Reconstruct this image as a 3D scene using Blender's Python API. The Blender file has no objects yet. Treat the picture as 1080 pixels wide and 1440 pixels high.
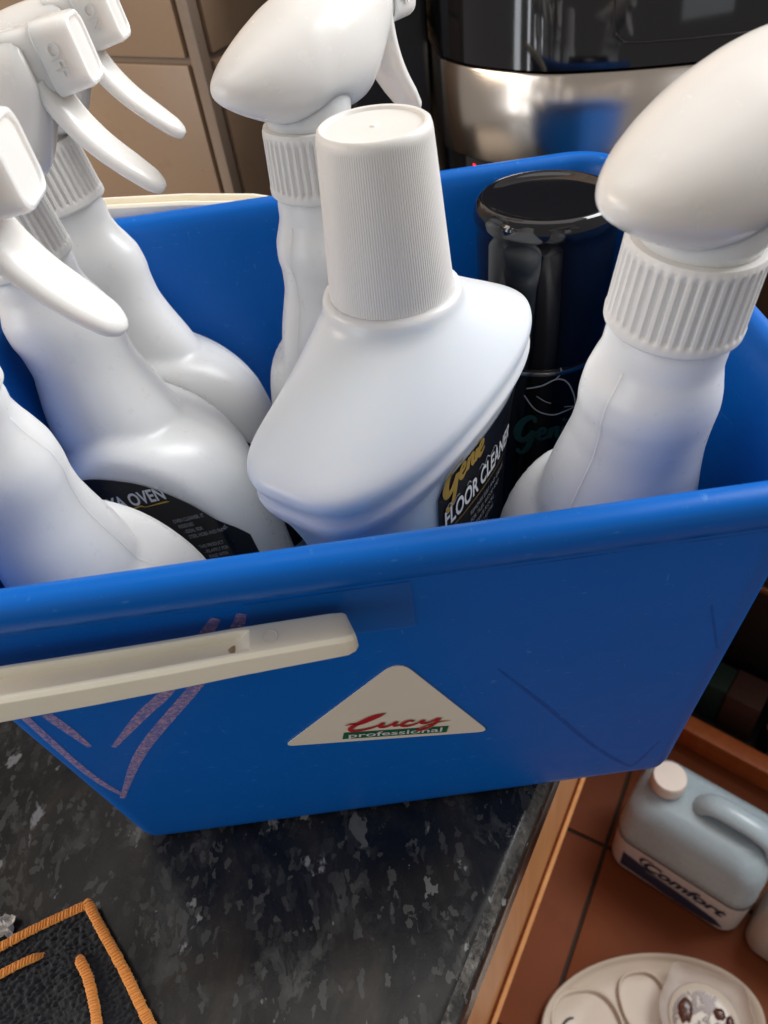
import bpy, bmesh, math, random
from mathutils import Vector, Matrix, Euler
random.seed(7)
R = math.radians
scene = bpy.context.scene
COL = scene.collection

# ------------------------------------------------------------------ camera
cam_data = bpy.data.cameras.new('camera')
cam = bpy.data.objects.new('camera', cam_data)
COL.objects.link(cam)
PITCH, ROLL, YAW = R(44.75), R(8.764), R(-1.0085)
CAM = Vector((.012756, -.255889, .348211))
_F = Vector((math.sin(YAW)*math.cos(PITCH), math.cos(YAW)*math.cos(PITCH), -math.sin(PITCH)))
_R0 = Vector((math.cos(YAW), -math.sin(YAW), 0))
_U0 = _R0.cross(_F)
_Rv = _R0*math.cos(ROLL) - _U0*math.sin(ROLL)
_Uv = _U0*math.cos(ROLL) + _R0*math.sin(ROLL)
cam.matrix_world = Matrix(((_Rv.x, _Uv.x, -_F.x, CAM.x), (_Rv.y, _Uv.y, -_F.y, CAM.y),
                           (_Rv.z, _Uv.z, -_F.z, CAM.z), (0, 0, 0, 1)))
cam_data.sensor_fit = 'VERTICAL'
cam_data.sensor_height = 32.0
cam_data.lens = 32.0*1043.6/1440.0
cam_data.clip_start = .01
cam_data.clip_end = 50
cam_data.dof.use_dof = True
cam_data.dof.focus_distance = .27
cam_data.dof.aperture_fstop = (cam_data.lens/1000)/.0014
scene.camera = cam

# ------------------------------------------------------------------ light
world = bpy.data.worlds.new('World')
scene.world = world
world.use_nodes = True
bg = world.node_tree.nodes['Background']
bg.inputs[0].default_value = (1.0, .935, .87, 1)
bg.inputs[1].default_value = .31

def area_lamp(name, loc, target, sx, sy, power, col):
    ld = bpy.data.lights.new(name, 'AREA')
    ld.shape = 'RECTANGLE'
    ld.size, ld.size_y = sx, sy
    ld.energy = power
    ld.color = col
    o = bpy.data.objects.new(name, ld)
    o.location = loc
    o.rotation_euler = (Vector(target) - Vector(loc)).to_track_quat('-Z', 'Y').to_euler()
    COL.objects.link(o)
    return o
area_lamp('window_light', (1.35, .45, 1.25), (0, 0, .15), .9, 1.1, 43, (.97, .985, 1.0))
area_lamp('room_light', (-1.7, .1, .95), (-.05, .0, .2), .9, .6, 13, (1.0, .84, .68))
area_lamp('overhead_fill_light', (.15, .55, 1.75), (.05, .25, 0), 1.8, 1.4, 8, (1.0, .965, .93))  # added overhead fill, lifts upper surfaces more than upright fronts
for yy, w, p in [(-1.25, .10, 1.8), (-1.02, .05, 1.2), (-.80, .12, 2.2), (-.58, .05, 1.2), (-.36, .09, 1.7)]:
    area_lamp('reflection_strip_light', (-1.5, yy, .45), (.2, .25, .3), w, 1.0, p, (.9, .95, 1.0))  # strip lamps added to stripe reflections, standing in for a curtained window
area_lamp('far_window_light', (.62, -1.9, .72), (.2, .3, .25), .5, .6, .8, (.85, .92, 1.0))

vs = scene.view_settings
vs.view_transform = 'Standard'
vs.look = 'None'
vs.exposure = .04
vs.gamma = 1
scene.cycles.use_denoising = True
scene.cycles.max_bounces = 10
scene.cycles.sample_clamp_indirect = 8

# ------------------------------------------------------------------ helpers
def tag(o, label=None, cat=None, group=None, kind=None):
    if label: o['label'] = label
    if cat: o['category'] = cat
    if group: o['group'] = group
    if kind: o['kind'] = kind
    return o

def empty(name, loc=(0, 0, 0), rot=None):
    o = bpy.data.objects.new(name, None)
    o.empty_display_size = .02
    o.location = loc
    if rot is not None:
        o.rotation_euler = rot
    COL.objects.link(o)
    return o

def mesh(name, verts, faces, mat, parent=None, smooth=True, sharp=None):
    me = bpy.data.meshes.new(name)
    me.from_pydata([tuple(v) for v in verts], [], faces)
    bm = bmesh.new(); bm.from_mesh(me)
    bmesh.ops.recalc_face_normals(bm, faces=bm.faces)
    bm.to_mesh(me); bm.free()
    if smooth:
        me.shade_smooth()
        if sharp:
            me.set_sharp_from_angle(angle=R(sharp))
    if mat: me.materials.append(mat)
    o = bpy.data.objects.new(name, me)
    if parent: o.parent = parent
    COL.objects.link(o)
    return o

class MB:
    def __init__(s): s.v, s.f = [], []
    def add(s, v, f):
        b = len(s.v); s.v += [tuple(q) for q in v]; s.f += [tuple(i+b for i in t) for t in f]
    def loft(s, rings, cap0=True, cap1=True, closed=True):
        n = len(rings[0]); v = []; f = []
        for r in rings: v += r
        for i in range(len(rings)-1):
            for j in range(n if closed else n-1):
                k = (j+1) % n
                f.append((i*n+j, i*n+k, (i+1)*n+k, (i+1)*n+j))
        if cap0: f.append(tuple(range(n))[::-1])
        if cap1: f.append(tuple((len(rings)-1)*n+j for j in range(n)))
        s.add(v, f)
    def box(s, lo, hi, bev=0, seg=2, M=None):
        bm = bmesh.new()
        bmesh.ops.create_cube(bm, size=1)
        for v in bm.verts:
            v.co = Vector([lo[i] + (v.co[i]+.5)*(hi[i]-lo[i]) for i in range(3)])
        if bev: bmesh.ops.bevel(bm, geom=bm.edges[:], offset=bev, segments=seg, profile=.6, affect='EDGES')
        if M is not None: bm.transform(M)
        bm.verts.index_update()
        s.add([v.co.copy() for v in bm.verts], [[v.index for v in f.verts] for f in bm.faces]); bm.free()
    def build(s, name, mat, parent=None, smooth=True, sharp=None):
        return mesh(name, s.v, s.f, mat, parent, smooth, sharp)

def catmull(pts, n=8):
    P = [Vector(p) for p in pts]; out = []
    for i in range(len(P)-1):
        p0 = P[i-1] if i else P[0]*2-P[1]
        p1, p2 = P[i], P[i+1]
        p3 = P[i+2] if i+2 < len(P) else P[-1]*2-P[-2]
        for k in range(n):
            t = k/n
            out.append(.5*((2*p1)+(p2-p0)*t+(2*p0-5*p1+4*p2-p3)*t*t+(3*p1-p0-3*p2+p3)*t*t*t))
    out.append(P[-1]); return out

_SL = {}
def interp(tab, x):
    """monotone cubic through the rows of a table"""
    key = id(tab)
    if key not in _SL:
        n = len(tab); m = len(tab[0])-1; D = []
        for c in range(1, m+1):
            d = [(tab[i+1][c]-tab[i][c])/(tab[i+1][0]-tab[i][0]) for i in range(n-1)]
            g = [d[0]]+[0 if d[i-1]*d[i] <= 0 else 2*d[i-1]*d[i]/(d[i-1]+d[i]) for i in range(1, n-1)]+[d[-1]]
            D.append(g)
        _SL[key] = (tab, D)
    D = _SL[key][1]
    if x <= tab[0][0]: return tab[0][1:]
    for i in range(len(tab)-1):
        a, b = tab[i], tab[i+1]
        if x <= b[0]:
            h = b[0]-a[0]; t = (x-a[0])/h; t2, t3 = t*t, t*t*t
            return tuple((2*t3-3*t2+1)*a[c+1]+(t3-2*t2+t)*h*D[c][i]+(3*t2-2*t3)*b[c+1]+(t3-t2)*h*D[c][i+1] for c in range(len(a)-1))
    return tab[-1][1:]

def rrect(hx, hy, r, z, n=8, cx=0, cy=0, edge=0):
    out = []
    cs = [(hx-r, hy-r, 0), (-hx+r, hy-r, 90), (-hx+r, -hy+r, 180), (hx-r, -hy+r, 270)]
    for (x, y, a) in cs:
        for k in range(n+1):
            t = R(a+90*k/n)
            out.append(Vector((cx+x+r*math.cos(t), cy+y+r*math.sin(t), z)))
    return out

def sup(a, b, n, th):
    C, S = math.cos(th), math.sin(th)
    return (a*math.copysign(abs(C)**(2/n), C), b*math.copysign(abs(S)**(2/n), S))

def text2d(s, size=1, shear=0, xs=1, bold=0, space=1, ys=1, align='LEFT'):
    cu = bpy.data.curves.new('t', 'FONT')
    cu.body = s; cu.size = size; cu.shear = shear; cu.offset = bold; cu.space_character = space
    cu.align_x = align; cu.resolution_u = 4
    o = bpy.data.objects.new('t', cu); COL.objects.link(o)
    dg = bpy.context.evaluated_depsgraph_get()
    dg.update()
    me = o.evaluated_get(dg).to_mesh()
    v = [(p.co.x*xs, p.co.y*ys) for p in me.vertices]; f = [tuple(p.vertices) for p in me.polygons]
    o.evaluated_get(dg).to_mesh_clear()
    bpy.data.objects.remove(o); bpy.data.curves.remove(cu)
    return v, f

def ribbon2d(pts, n=8):
    """pts: (x, y, width) -> 2D ribbon with tapered width"""
    S = catmull([(p[0], p[1], p[2]) for p in pts], n)
    v, f = [], []
    for i, p in enumerate(S):
        a = S[max(i-1, 0)]; b = S[min(i+1, len(S)-1)]
        d = Vector((b.x-a.x, b.y-a.y)); d = d.normalized() if d.length > 1e-9 else Vector((1, 0))
        nn = Vector((-d.y, d.x)); w = max(p.z, 1e-5)/2
        v += [(p.x+nn.x*w, p.y+nn.y*w), (p.x-nn.x*w, p.y-nn.y*w)]
        if i: k = 2*i; f.append((k-2, k-1, k+1, k))
    return v, f

def mapped(name, parts, fn, mat, parent):
    m = MB()
    for v, f in parts: m.add([fn(x, y) for x, y in v], f)
    return m.build(name, mat, parent, smooth=False)

# ------------------------------------------------------------------ materials
def nt(name):
    m = bpy.data.materials.new(name); m.use_nodes = True
    return m, m.node_tree, m.node_tree.nodes['Principled BSDF']
def setp(p, **k):
    for a, b in k.items():
        p.inputs[a.replace('_', ' ')].default_value = b
def rgb(c): return (c[0], c[1], c[2], 1)
def noise(t, scale, detail=4, rough=.6, vec=None, dist=0):
    n = t.nodes.new('ShaderNodeTexNoise'); n.inputs['Scale'].default_value = scale
    n.inputs['Detail'].default_value = detail; n.inputs['Roughness'].default_value = rough
    n.inputs['Distortion'].default_value = dist
    if vec: t.links.new(vec, n.inputs['Vector'])
    return n
def ramp(t, fac, stops):
    r = t.nodes.new('ShaderNodeValToRGB'); e = r.color_ramp.elements
    e[0].position, e[0].color = stops[0][0], rgb(stops[0][1]) if len(stops[0][1]) == 3 else stops[0][1]
    e[1].position, e[1].color = stops[-1][0], rgb(stops[-1][1])
    for p, c in stops[1:-1]:
        q = e.new(p); q.color = rgb(c)
    t.links.new(fac, r.inputs['Fac']); return r
def mix(t, fac, a, b):
    m = t.nodes.new('ShaderNodeMix'); m.data_type = 'RGBA'
    if hasattr(fac, 'is_linked'): t.links.new(fac, m.inputs[0])
    else: m.inputs[0].default_value = fac
    for s, i in ((a, 6), (b, 7)):
        if hasattr(s, 'is_linked'): t.links.new(s, m.inputs[i])
        else: m.inputs[i].default_value = rgb(s)
    return m.outputs[2]
def bump(t, p, h, strength, dist):
    b = t.nodes.new('ShaderNodeBump'); b.inputs['Strength'].default_value = strength; b.inputs['Distance'].default_value = dist
    t.links.new(h, b.inputs['Height']); t.links.new(b.outputs[0], p.inputs['Normal']); return b
def coord(t, which='Object', scale=None):
    c = t.nodes.new('ShaderNodeTexCoord').outputs[which]
    if scale:
        m = t.nodes.new('ShaderNodeMapping'); m.inputs['Scale'].default_value = scale
        t.links.new(c, m.inputs['Vector']); return m.outputs[0]
    return c

def plastic(name, c, rough=.35, var=.06, sss=0, bumpd=.00003, bscale=900, spec=.5, sssr=(.006, .006, .006), coat=0, dirt=None):
    m, t, p = nt(name)
    vec = coord(t)
    n = noise(t, 45, 5, .65, vec)
    col = mix(t, ramp(t, n.outputs[0], [(.3, (0, 0, 0)), (.75, (1, 1, 1))]).outputs[0], c, tuple(q*(1-var) for q in c))
    if dirt:
        n3 = noise(t, dirt[1], 8, .75, vec)
        col = mix(t, ramp(t, n3.outputs[0], [(dirt[2], (0, 0, 0)), (dirt[2]+.06, (1, 1, 1))]).outputs[0], col, dirt[0])
    t.links.new(col, p.inputs['Base Color'])
    n2 = noise(t, bscale, 2, .5, vec)
    rr = ramp(t, noise(t, 130, 6, .7, vec).outputs[0], [(.3, (rough*.85,)*3), (.75, (min(1, rough*1.25),)*3)])
    t.links.new(rr.outputs[0], p.inputs['Roughness'])
    bump(t, p, n2.outputs[0], .5, bumpd)
    setp(p, Specular_IOR_Level=spec)
    if sss:
        setp(p, Subsurface_Weight=sss, Subsurface_Scale=1.0); p.inputs['Subsurface Radius'].default_value = sssr
    if coat: setp(p, Coat_Weight=coat, Coat_Roughness=.08)
    return m

M_blue, t_, p_ = nt('bucket_blue')
if True:
    vec = coord(t_)
    n = noise(t_, 14, 5, .6, vec)
    base = mix(t_, n.outputs[0], (.0, .108, .46), (.0, .124, .52))
    # pale scuffs: thin stretched noise threshold
    v2 = coord(t_, 'Object', (240, 60, 700))
    s1 = noise(t_, 1, 3, .5, v2)
    v3 = coord(t_, 'Object', (900, 300, 160))
    s2 = noise(t_, 1, 3, .5, v3)
    k1 = ramp(t_, s1.outputs[0], [(.68, (0, 0, 0)), (.76, (1, 1, 1))])
    k2 = ramp(t_, s2.outputs[0], [(.70, (0, 0, 0)), (.78, (1, 1, 1))])
    mm = t_.nodes.new('ShaderNodeMath'); mm.operation = 'MAXIMUM'
    t_.links.new(k1.outputs[0], mm.inputs[0]); t_.links.new(k2.outputs[0], mm.inputs[1])
    m2 = t_.nodes.new('ShaderNodeMath'); m2.operation = 'MULTIPLY'; m2.inputs[1].default_value = .45
    t_.links.new(mm.outputs[0], m2.inputs[0])
    cc = mix(t_, m2.outputs[0], base, (.10, .30, .62))
    t_.links.new(cc, p_.inputs['Base Color'])
    rr = ramp(t_, noise(t_, 60, 6, .7, vec).outputs[0], [(.3, (.30,)*3), (.75, (.48,)*3)])
    setp(p_, Specular_IOR_Level=.22)
    t_.links.new(rr.outputs[0], p_.inputs['Roughness'])
    bump(t_, p_, noise(t_, 700, 3, .6, vec).outputs[0], .5, .00005)

M_white = plastic('white_plastic', (.81, .81, .80), .30, .03, sss=.8, sssr=(.012, .011, .010), dirt=((.62, .58, .52), 210, .70))
M_seam = plastic('seam_plastic', (.80, .80, .79), .4, .0)
M_collar = plastic('white_collar', (.74, .725, .70), .42, .03, sss=.2, sssr=(.003, .003, .003))
M_head = plastic('white_gloss_plastic', (.80, .775, .74), .24, .02, sss=.6, sssr=(.010, .008, .007), bumpd=.00001)
M_cap = plastic('cap_plastic', (.75, .725, .69), .42, .03, sss=.2, sssr=(.003, .003, .003))
M_cream = plastic('cream_plastic', (.92, .85, .70), .38, .06, sss=.25, sssr=(.004, .003, .002), dirt=((.30, .20, .12), 160, .70))
M_clear = plastic('cloudy_plastic', (.76, .80, .84), .28, .0, sss=.6, sssr=(.006, .008, .011), bumpd=.00001)
M_clear, t_, p_ = nt('cloudy_plastic')
sx = t_.nodes.new('ShaderNodeSeparateXYZ'); t_.links.new(coord(t_), sx.inputs[0])
mr = t_.nodes.new('ShaderNodeMapRange'); mr.inputs['From Min'].default_value = .146; mr.inputs['From Max'].default_value = .166
t_.links.new(sx.outputs[2], mr.inputs[0])      # liquid stands to here inside and shows through
t_.links.new(mix(t_, mr.outputs[0], (.47, .62, .74), (.73, .755, .78)), p_.inputs['Base Color'])
setp(p_, Roughness=.30, Subsurface_Weight=1.0, Subsurface_Scale=1.0)
p_.inputs['Subsurface Radius'].default_value = (.014, .018, .022)
M_black = plastic('black_gloss', (.006, .006, .008), .06, .0, spec=.6, bumpd=.000002)
M_canblack = plastic('can_black', (.006, .006, .007), .16, .0, bumpd=.000002)
M_label = plastic('label_black', (.009, .009, .011), .30, .1, bumpd=.00001)
M_ink = plastic('ink_white', (.72, .73, .75), .4, .1)
M_inkgrey = plastic('ink_grey', (.38, .38, .39), .45, .1)
M_gold = plastic('ink_gold', (.72, .46, .10), .32, .15)
m_ = M_gold.node_tree.nodes['Principled BSDF']; setp(m_, Metallic=.55)
M_red = plastic('ink_red', (.55, .012, .018), .45, .12)
M_shadowink = plastic('ink_shadow', (.30, .23, .17), .5, .1)
M_green = plastic('ink_green', (.008, .12, .055), .45, .1)
M_sticker = plastic('sticker_paper', (.82, .73, .61), .45, .05)
M_steel, t_, p_ = nt('brushed_steel')
setp(p_, Metallic=1.0, Roughness=.19)
p_.inputs['Base Color'].default_value = (.62, .55, .49, 1)
bump(t_, p_, noise(t_, 1, 3, .6, coord(t_, 'Object', (40, 40, 3500))).outputs[0], .25, .00004)
M_housing = plastic('dark_housing', (.010, .008, .007), .45, .1)

# worktop: black laminate with brown clouds and grey flakes
M_top, t_, p_ = nt('worktop_laminate')
vec = coord(t_, 'Object')
rotm = t_.nodes.new('ShaderNodeMapping'); rotm.inputs['Rotation'].default_value = (0, 0, R(-8)); rotm.inputs['Scale'].default_value = (1.0, .62, 1)
t_.links.new(vec, rotm.inputs['Vector']); ev = rotm.outputs[0]
cl = noise(t_, 26, 6, .7, ev, .6)
c0 = ramp(t_, cl.outputs[0], [(.38, (.006, .006, .007)), (.50, (.013, .013, .013)), (.60, (.022, .019, .016)), (.75, (.040, .034, .028))]).outputs[0]
cm = noise(t_, 17, 3, .6, ev)
cmr = ramp(t_, cm.outputs[0], [(.42, (0, 0, 0)), (.66, (1, 1, 1))])
def gated(fac):
    q = t_.nodes.new('ShaderNodeMath'); q.operation = 'MULTIPLY'
    t_.links.new(fac, q.inputs[0]); t_.links.new(cmr.outputs[0], q.inputs[1]); return q.outputs[0]
f1 = noise(t_, 70, 9, .72, ev, .4)
c1 = mix(t_, gated(ramp(t_, f1.outputs[0], [(.535, (0, 0, 0)), (.64, (1, 1, 1))]).outputs[0]), c0, (.080, .080, .078))
dn = noise(t_, 90, 4, .6, ev)
dv = t_.nodes.new('ShaderNodeVectorMath'); dv.operation = 'MULTIPLY_ADD'; dv.inputs[1].default_value = (.012, .012, .012)
t_.links.new(dn.outputs[1], dv.inputs[0]); t_.links.new(ev, dv.inputs[2])
def flakes(scale, lo, hi, gate):
    vo = t_.nodes.new('ShaderNodeTexVoronoi'); vo.inputs['Scale'].default_value = scale; t_.links.new(dv.outputs[0], vo.inputs['Vector'])
    sp = t_.nodes.new('ShaderNodeSeparateXYZ'); t_.links.new(vo.outputs['Color'], sp.inputs[0])
    r = ramp(t_, sp.outputs[0], [(lo, (0, 0, 0)), (hi, (1, 1, 1))]).outputs[0]
    return gated(r) if gate else r
c1 = mix(t_, flakes(230, .77, .95, True), c1, (.082, .086, .080))
c1 = mix(t_, flakes(420, .86, .96, False), c1, (.060, .060, .056))
f2 = noise(t_, 130, 6, .6, ev, .2)
c2 = mix(t_, ramp(t_, f2.outputs[0], [(.68, (0, 0, 0)), (.71, (1, 1, 1))]).outputs[0], c1, (.19, .195, .19))
f3 = noise(t_, 46, 7, .62, ev, .2)
c2 = mix(t_, flakes(75, .962, .975, False), c2, (.13, .137, .13))
c3 = mix(t_, ramp(t_, f3.outputs[0], [(.635, (0, 0, 0)), (.66, (1, 1, 1))]).outputs[0], c2, (.22, .23, .23))
f4 = noise(t_, 420, 5, .7, ev)
c3 = mix(t_, ramp(t_, f4.outputs[0], [(.64, (0, 0, 0)), (.72, (.6, .6, .6))]).outputs[0], c3, (.07, .068, .064))
t_.links.new(c3, p_.inputs['Base Color'])
rr = ramp(t_, noise(t_, 40, 6, .7, vec).outputs[0], [(.3, (.15,)*3), (.75, (.34,)*3)])
setp(p_, Specular_IOR_Level=.42)
t_.links.new(rr.outputs[0], p_.inputs['Roughness'])
bump(t_, p_, noise(t_, 500, 3, .6, vec).outputs[0], .4, .00008)

def tilemat(name, a, b, rough, spec=.5):
    m, t, p = nt(name)
    oi = t.nodes.new('ShaderNodeObjectInfo')
    vec = coord(t)
    ad = t.nodes.new('ShaderNodeVectorMath'); ad.operation = 'ADD'
    t.links.new(vec, ad.inputs[0]); t.links.new(oi.outputs['Location'], ad.inputs[1])
    n = noise(t, 18, 7, .7, ad.outputs[0])
    c = mix(t, ramp(t, n.outputs[0], [(.3, (0, 0, 0)), (.7, (1, 1, 1))]).outputs[0], a, b)
    ns = noise(t, 9, 8, .75, ad.outputs[0])
    c = mix(t, ramp(t, ns.outputs[0], [(.45, (0, 0, 0)), (.75, (.55, .55, .55))]).outputs[0], c, tuple(q*.45 for q in a))
    n2 = noise(t, 300, 4, .7, ad.outputs[0])
    c = mix(t, ramp(t, n2.outputs[0], [(.66, (0, 0, 0)), (.74, (1, 1, 1))]).outputs[0], c, tuple(q*.5 for q in a))
    t.links.new(c, p.inputs['Base Color']); setp(p, Roughness=rough, Specular_IOR_Level=spec)
    bump(t, p, n2.outputs[0], .4, .0004)
    return m
M_walltile = tilemat('brown_wall_tile', (.34, .215, .128), (.46, .31, .20), .35)
M_trim = tilemat('tile_trim', (.29, .20, .14), (.35, .26, .19), .4)
M_grout = tilemat('grout', (.24, .175, .125), (.30, .22, .16), .8)
M_floortile = tilemat('terracotta_tile', (.165, .042, .014), (.215, .062, .022), .6, .15)
M_fgrout = tilemat('floor_grout', (.030, .018, .012), (.05, .03, .02), .9)

def woodmat(name, a, b):
    m, t, p = nt(name)
    n = noise(t, 1, 6, .65, coord(t, 'Object', (60, 60, 4)), .5)
    c = mix(t, ramp(t, n.outputs[0], [(.3, (0, 0, 0)), (.7, (1, 1, 1))]).outputs[0], a, b)
    t.links.new(c, p.inputs['Base Color']); setp(p, Roughness=.42)
    bump(t, p, n.outputs[0], .3, .0002)
    return m
M_wood = woodmat('orange_wood', (.48, .20, .07), (.60, .28, .11))
M_woodred = woodmat('red_wood', (.42, .10, .025), (.52, .15, .04))

# ------------------------------------------------------------------ setting
AX = R(33.66)
dA = Vector((math.sin(AX), math.cos(AX), 0))           # along the worktop edge, away from the camera
dN = Vector((math.cos(AX), -math.sin(AX), 0))          # out over the floor
E0 = Vector((.0676, -.1054, 0))                         # a point on the worktop's front edge
def K(a, n, z): return E0 + dA*a + dN*n + Vector((0, 0, z))

# worktop: profile across the edge swept along dA
prof = [(-.60, 0)]
for k in range(9):
    t = R(90*k/8); prof.append((-.010+.010*math.sin(t), -.010+.010*math.cos(t)))
prof += [(0, -.030), (-.003, -.036), (-.02, -.038), (-.60, -.038)]
m = MB()
ring = lambda a: [K(a, n, z) for n, z in prof]
m.loft([ring(a/10) for a in range(-6, 10)])
wt = m.build('worktop', M_top, None, True, 35)
tag(wt, 'dark speckled laminate worktop with rounded front edge', 'worktop', kind='structure')

M_wear_highlight, t_, p_ = nt('laminate_wear_highlight')  # scuffed edge, with its highlight painted in as lighter grey
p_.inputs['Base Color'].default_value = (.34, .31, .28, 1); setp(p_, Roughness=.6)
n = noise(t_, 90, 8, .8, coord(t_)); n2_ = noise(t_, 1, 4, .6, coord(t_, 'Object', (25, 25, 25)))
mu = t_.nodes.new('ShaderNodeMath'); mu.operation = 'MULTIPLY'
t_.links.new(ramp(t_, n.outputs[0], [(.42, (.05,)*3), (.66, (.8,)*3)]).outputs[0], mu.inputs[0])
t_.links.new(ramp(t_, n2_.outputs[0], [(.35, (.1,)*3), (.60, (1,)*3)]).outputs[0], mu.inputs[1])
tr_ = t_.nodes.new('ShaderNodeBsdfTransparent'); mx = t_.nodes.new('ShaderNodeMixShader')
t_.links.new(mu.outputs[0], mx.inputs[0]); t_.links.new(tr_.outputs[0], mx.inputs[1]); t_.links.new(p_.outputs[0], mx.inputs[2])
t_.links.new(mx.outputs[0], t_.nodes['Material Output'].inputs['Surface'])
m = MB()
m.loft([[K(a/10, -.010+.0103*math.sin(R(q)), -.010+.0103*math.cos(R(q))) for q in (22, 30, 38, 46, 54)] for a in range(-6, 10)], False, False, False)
m.build('worn_edge_highlight', M_wear_highlight, wt, True)

cab = tag(empty('base_cabinet', K(.1, 0, -.9)), 'orange wood cabinet front under the worktop edge', 'cabinet')
def Kc(a, n, z): return K(a, n, z) - cab.location
m = MB()
for a0, a1, n in [(-.45, .9, -.034)]:
    m.loft([[Kc(a0, n, -.04), Kc(a0, n, -.56), Kc(a0, n-.018, -.56), Kc(a0, n-.018, -.04)], [Kc(a1, n, -.04), Kc(a1, n, -.56), Kc(a1, n-.018, -.56), Kc(a1, n-.018, -.04)]])
m.build('door_panel', M_wood, cab, False)
m = MB()
m.loft([[Kc(a, n, z) for n, z in ((-.030, -.548), (-.026, -.553), (-.028, -.562), (-.0338, -.562))] for a in (-.45, .9)])
m.build('door_rail', M_wood, cab, False)
m = MB()
m.loft([[Kc(a, n, z) for n, z in ((-.075, -.50), (-.075, -.895), (-.090, -.895), (-.090, -.50))] for a in (-.45, .9)])
m.build('plinth', M_woodred, cab, False)

# floor: dark grout bed with terracotta tiles
fl = mesh('floor', [K(-1.2, -.9, -.905), K(-1.2, 1.6, -.905), K(1.8, 1.6, -.905), K(1.8, -.9, -.905)], [(0, 1, 2, 3)], M_fgrout, None, False)
tag(fl, kind='structure')
GA, GN = .3535, 0.0125     # a grout crossing (along, across), measured from the worktop edge
TS = .30
p = Vector((.2741, .1814, 0)) - E0
GA, GN = p.dot(dA), p.dot(dN)
tmesh = None
for i in range(-4, 5):
    for j in range(-2, 4):
        c = K(GA+(i+.5)*TS, GN+(j+.5)*TS, -.9025)
        if tmesh is None:
            mb = MB(); mb.box((-TS/2+.003, -TS/2+.003, -.0025), (TS/2-.003, TS/2-.003, .0025), .0015, 2)
            o = mb.build('floor_tile', M_floortile, fl, True, 40); tmesh = o.data
        else:
            o = bpy.data.objects.new('floor_tile', tmesh); o.parent = fl; COL.objects.link(o)
        o.location = c
        o.rotation_euler = (R(random.uniform(-.12, .12)), R(random.uniform(-.12, .12)), -AX+R(90)+random.choice([0, R(90), R(180)]))

# tiled wall: outer corner at WC, faces running away along dA and along -dN
WC = Vector((-.0815, .3790, 0))
def Wl(a, n, z): return WC + dA*a + dN*n + Vector((0, 0, z))
m = MB()
m.loft([[Wl(0, 0, z), Wl(1.1, 0, z), Wl(1.1, -.9, z), Wl(0, -.9, z)] for z in (.0005, 1.1)])
wall = m.build('tiled_wall', M_grout, None, False)
tag(wall, kind='structure')
ZG, TW = .2105, .20
shared = None
for face in (0, 1):
    for i in range(5):
        for k in range(-1, 4):
            z0 = ZG + k*TW; z1 = z0+TW
            if z0 < 0: z0 = .002
            h = (z1-z0)/2-.0022; w = TW/2-.0022
            mb = MB(); mb.box((-w, -.0025, -h), (w, .0025, h), .002, 2)
            o = mb.build('wall_tile', M_walltile, wall, True, 40)
            s = .0085 + i*TW + TW/2
            if face == 0: o.location = Wl(s, .0015, (z0+z1)/2); o.rotation_euler = (0, 0, math.atan2(dA.y, dA.x))
            else: o.location = Wl(-.0015, -s, (z0+z1)/2); o.rotation_euler = (0, 0, math.atan2(dN.y, dN.x))
mb = MB()
tr = lambda z: [Wl(.0062, .0035, z), Wl(.001, .0045, z), Wl(-.0035, .0035, z), Wl(-.0045, -.001, z), Wl(-.0035, -.0062, z), Wl(.002, -.0062, z), Wl(.002, -.002, z), Wl(.0062, -.002, z)]
mb.loft([tr(.001), tr(1.09)])
mb.build('corner_trim', M_trim, wall, True, 50)

# ------------------------------------------------------------------ bucket
ZR, HX, HY, TP = .2033, .1412, .11764, .0669
bucket = tag(empty('cleaning_bucket'), 'blue rectangular plastic bucket holding cleaning bottles, overhanging the worktop edge', 'bucket')
def hx(z): return HX - TP*(ZR-z)
def hy(z): return HY - TP*(ZR-z)
prof = [(-.012, .0004), (-.005, .0006), (-.0022, .0020), (-.0006, .0048), (0, .009)]
prof += [(0, .009 + (ZR-.015-.009)*k/10) for k in range(1, 11)]
prof += [(.0015, ZR-.0148), (.0028, ZR-.0155), (.0052, ZR-.0150), (.0074, ZR-.0125), (.0090, ZR-.0085), (.0094, ZR-.0045), (.0086, ZR-.0015), (.0066, ZR+.0004),
         (.0036, ZR+.0010), (.0008, ZR+.0002), (-.0012, ZR-.0022), (-.0024, ZR-.006), (-.0030, ZR-.012)]
prof += [(-.0032, ZR-.012-(ZR-.032)*k/10) for k in range(1, 11)]
prof += [(-.0045, .013), (-.008, .008), (-.016, .006), (-.03, .0055)]
m = MB()
rings = []
for off, z in prof:
    rr_ = max(.019+off*.9 - .04*(ZR-z), .006)
    rings.append(rrect(hx(z)+off, hy(z)+off, rr_, z, 10, -.0012))
m.loft(rings)
bb = m.build('bucket_body', M_blue, bucket, True, 60)

def front(x, z, off=.0003): return (x, -HY + TP*(ZR-z) - off, z)

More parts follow.
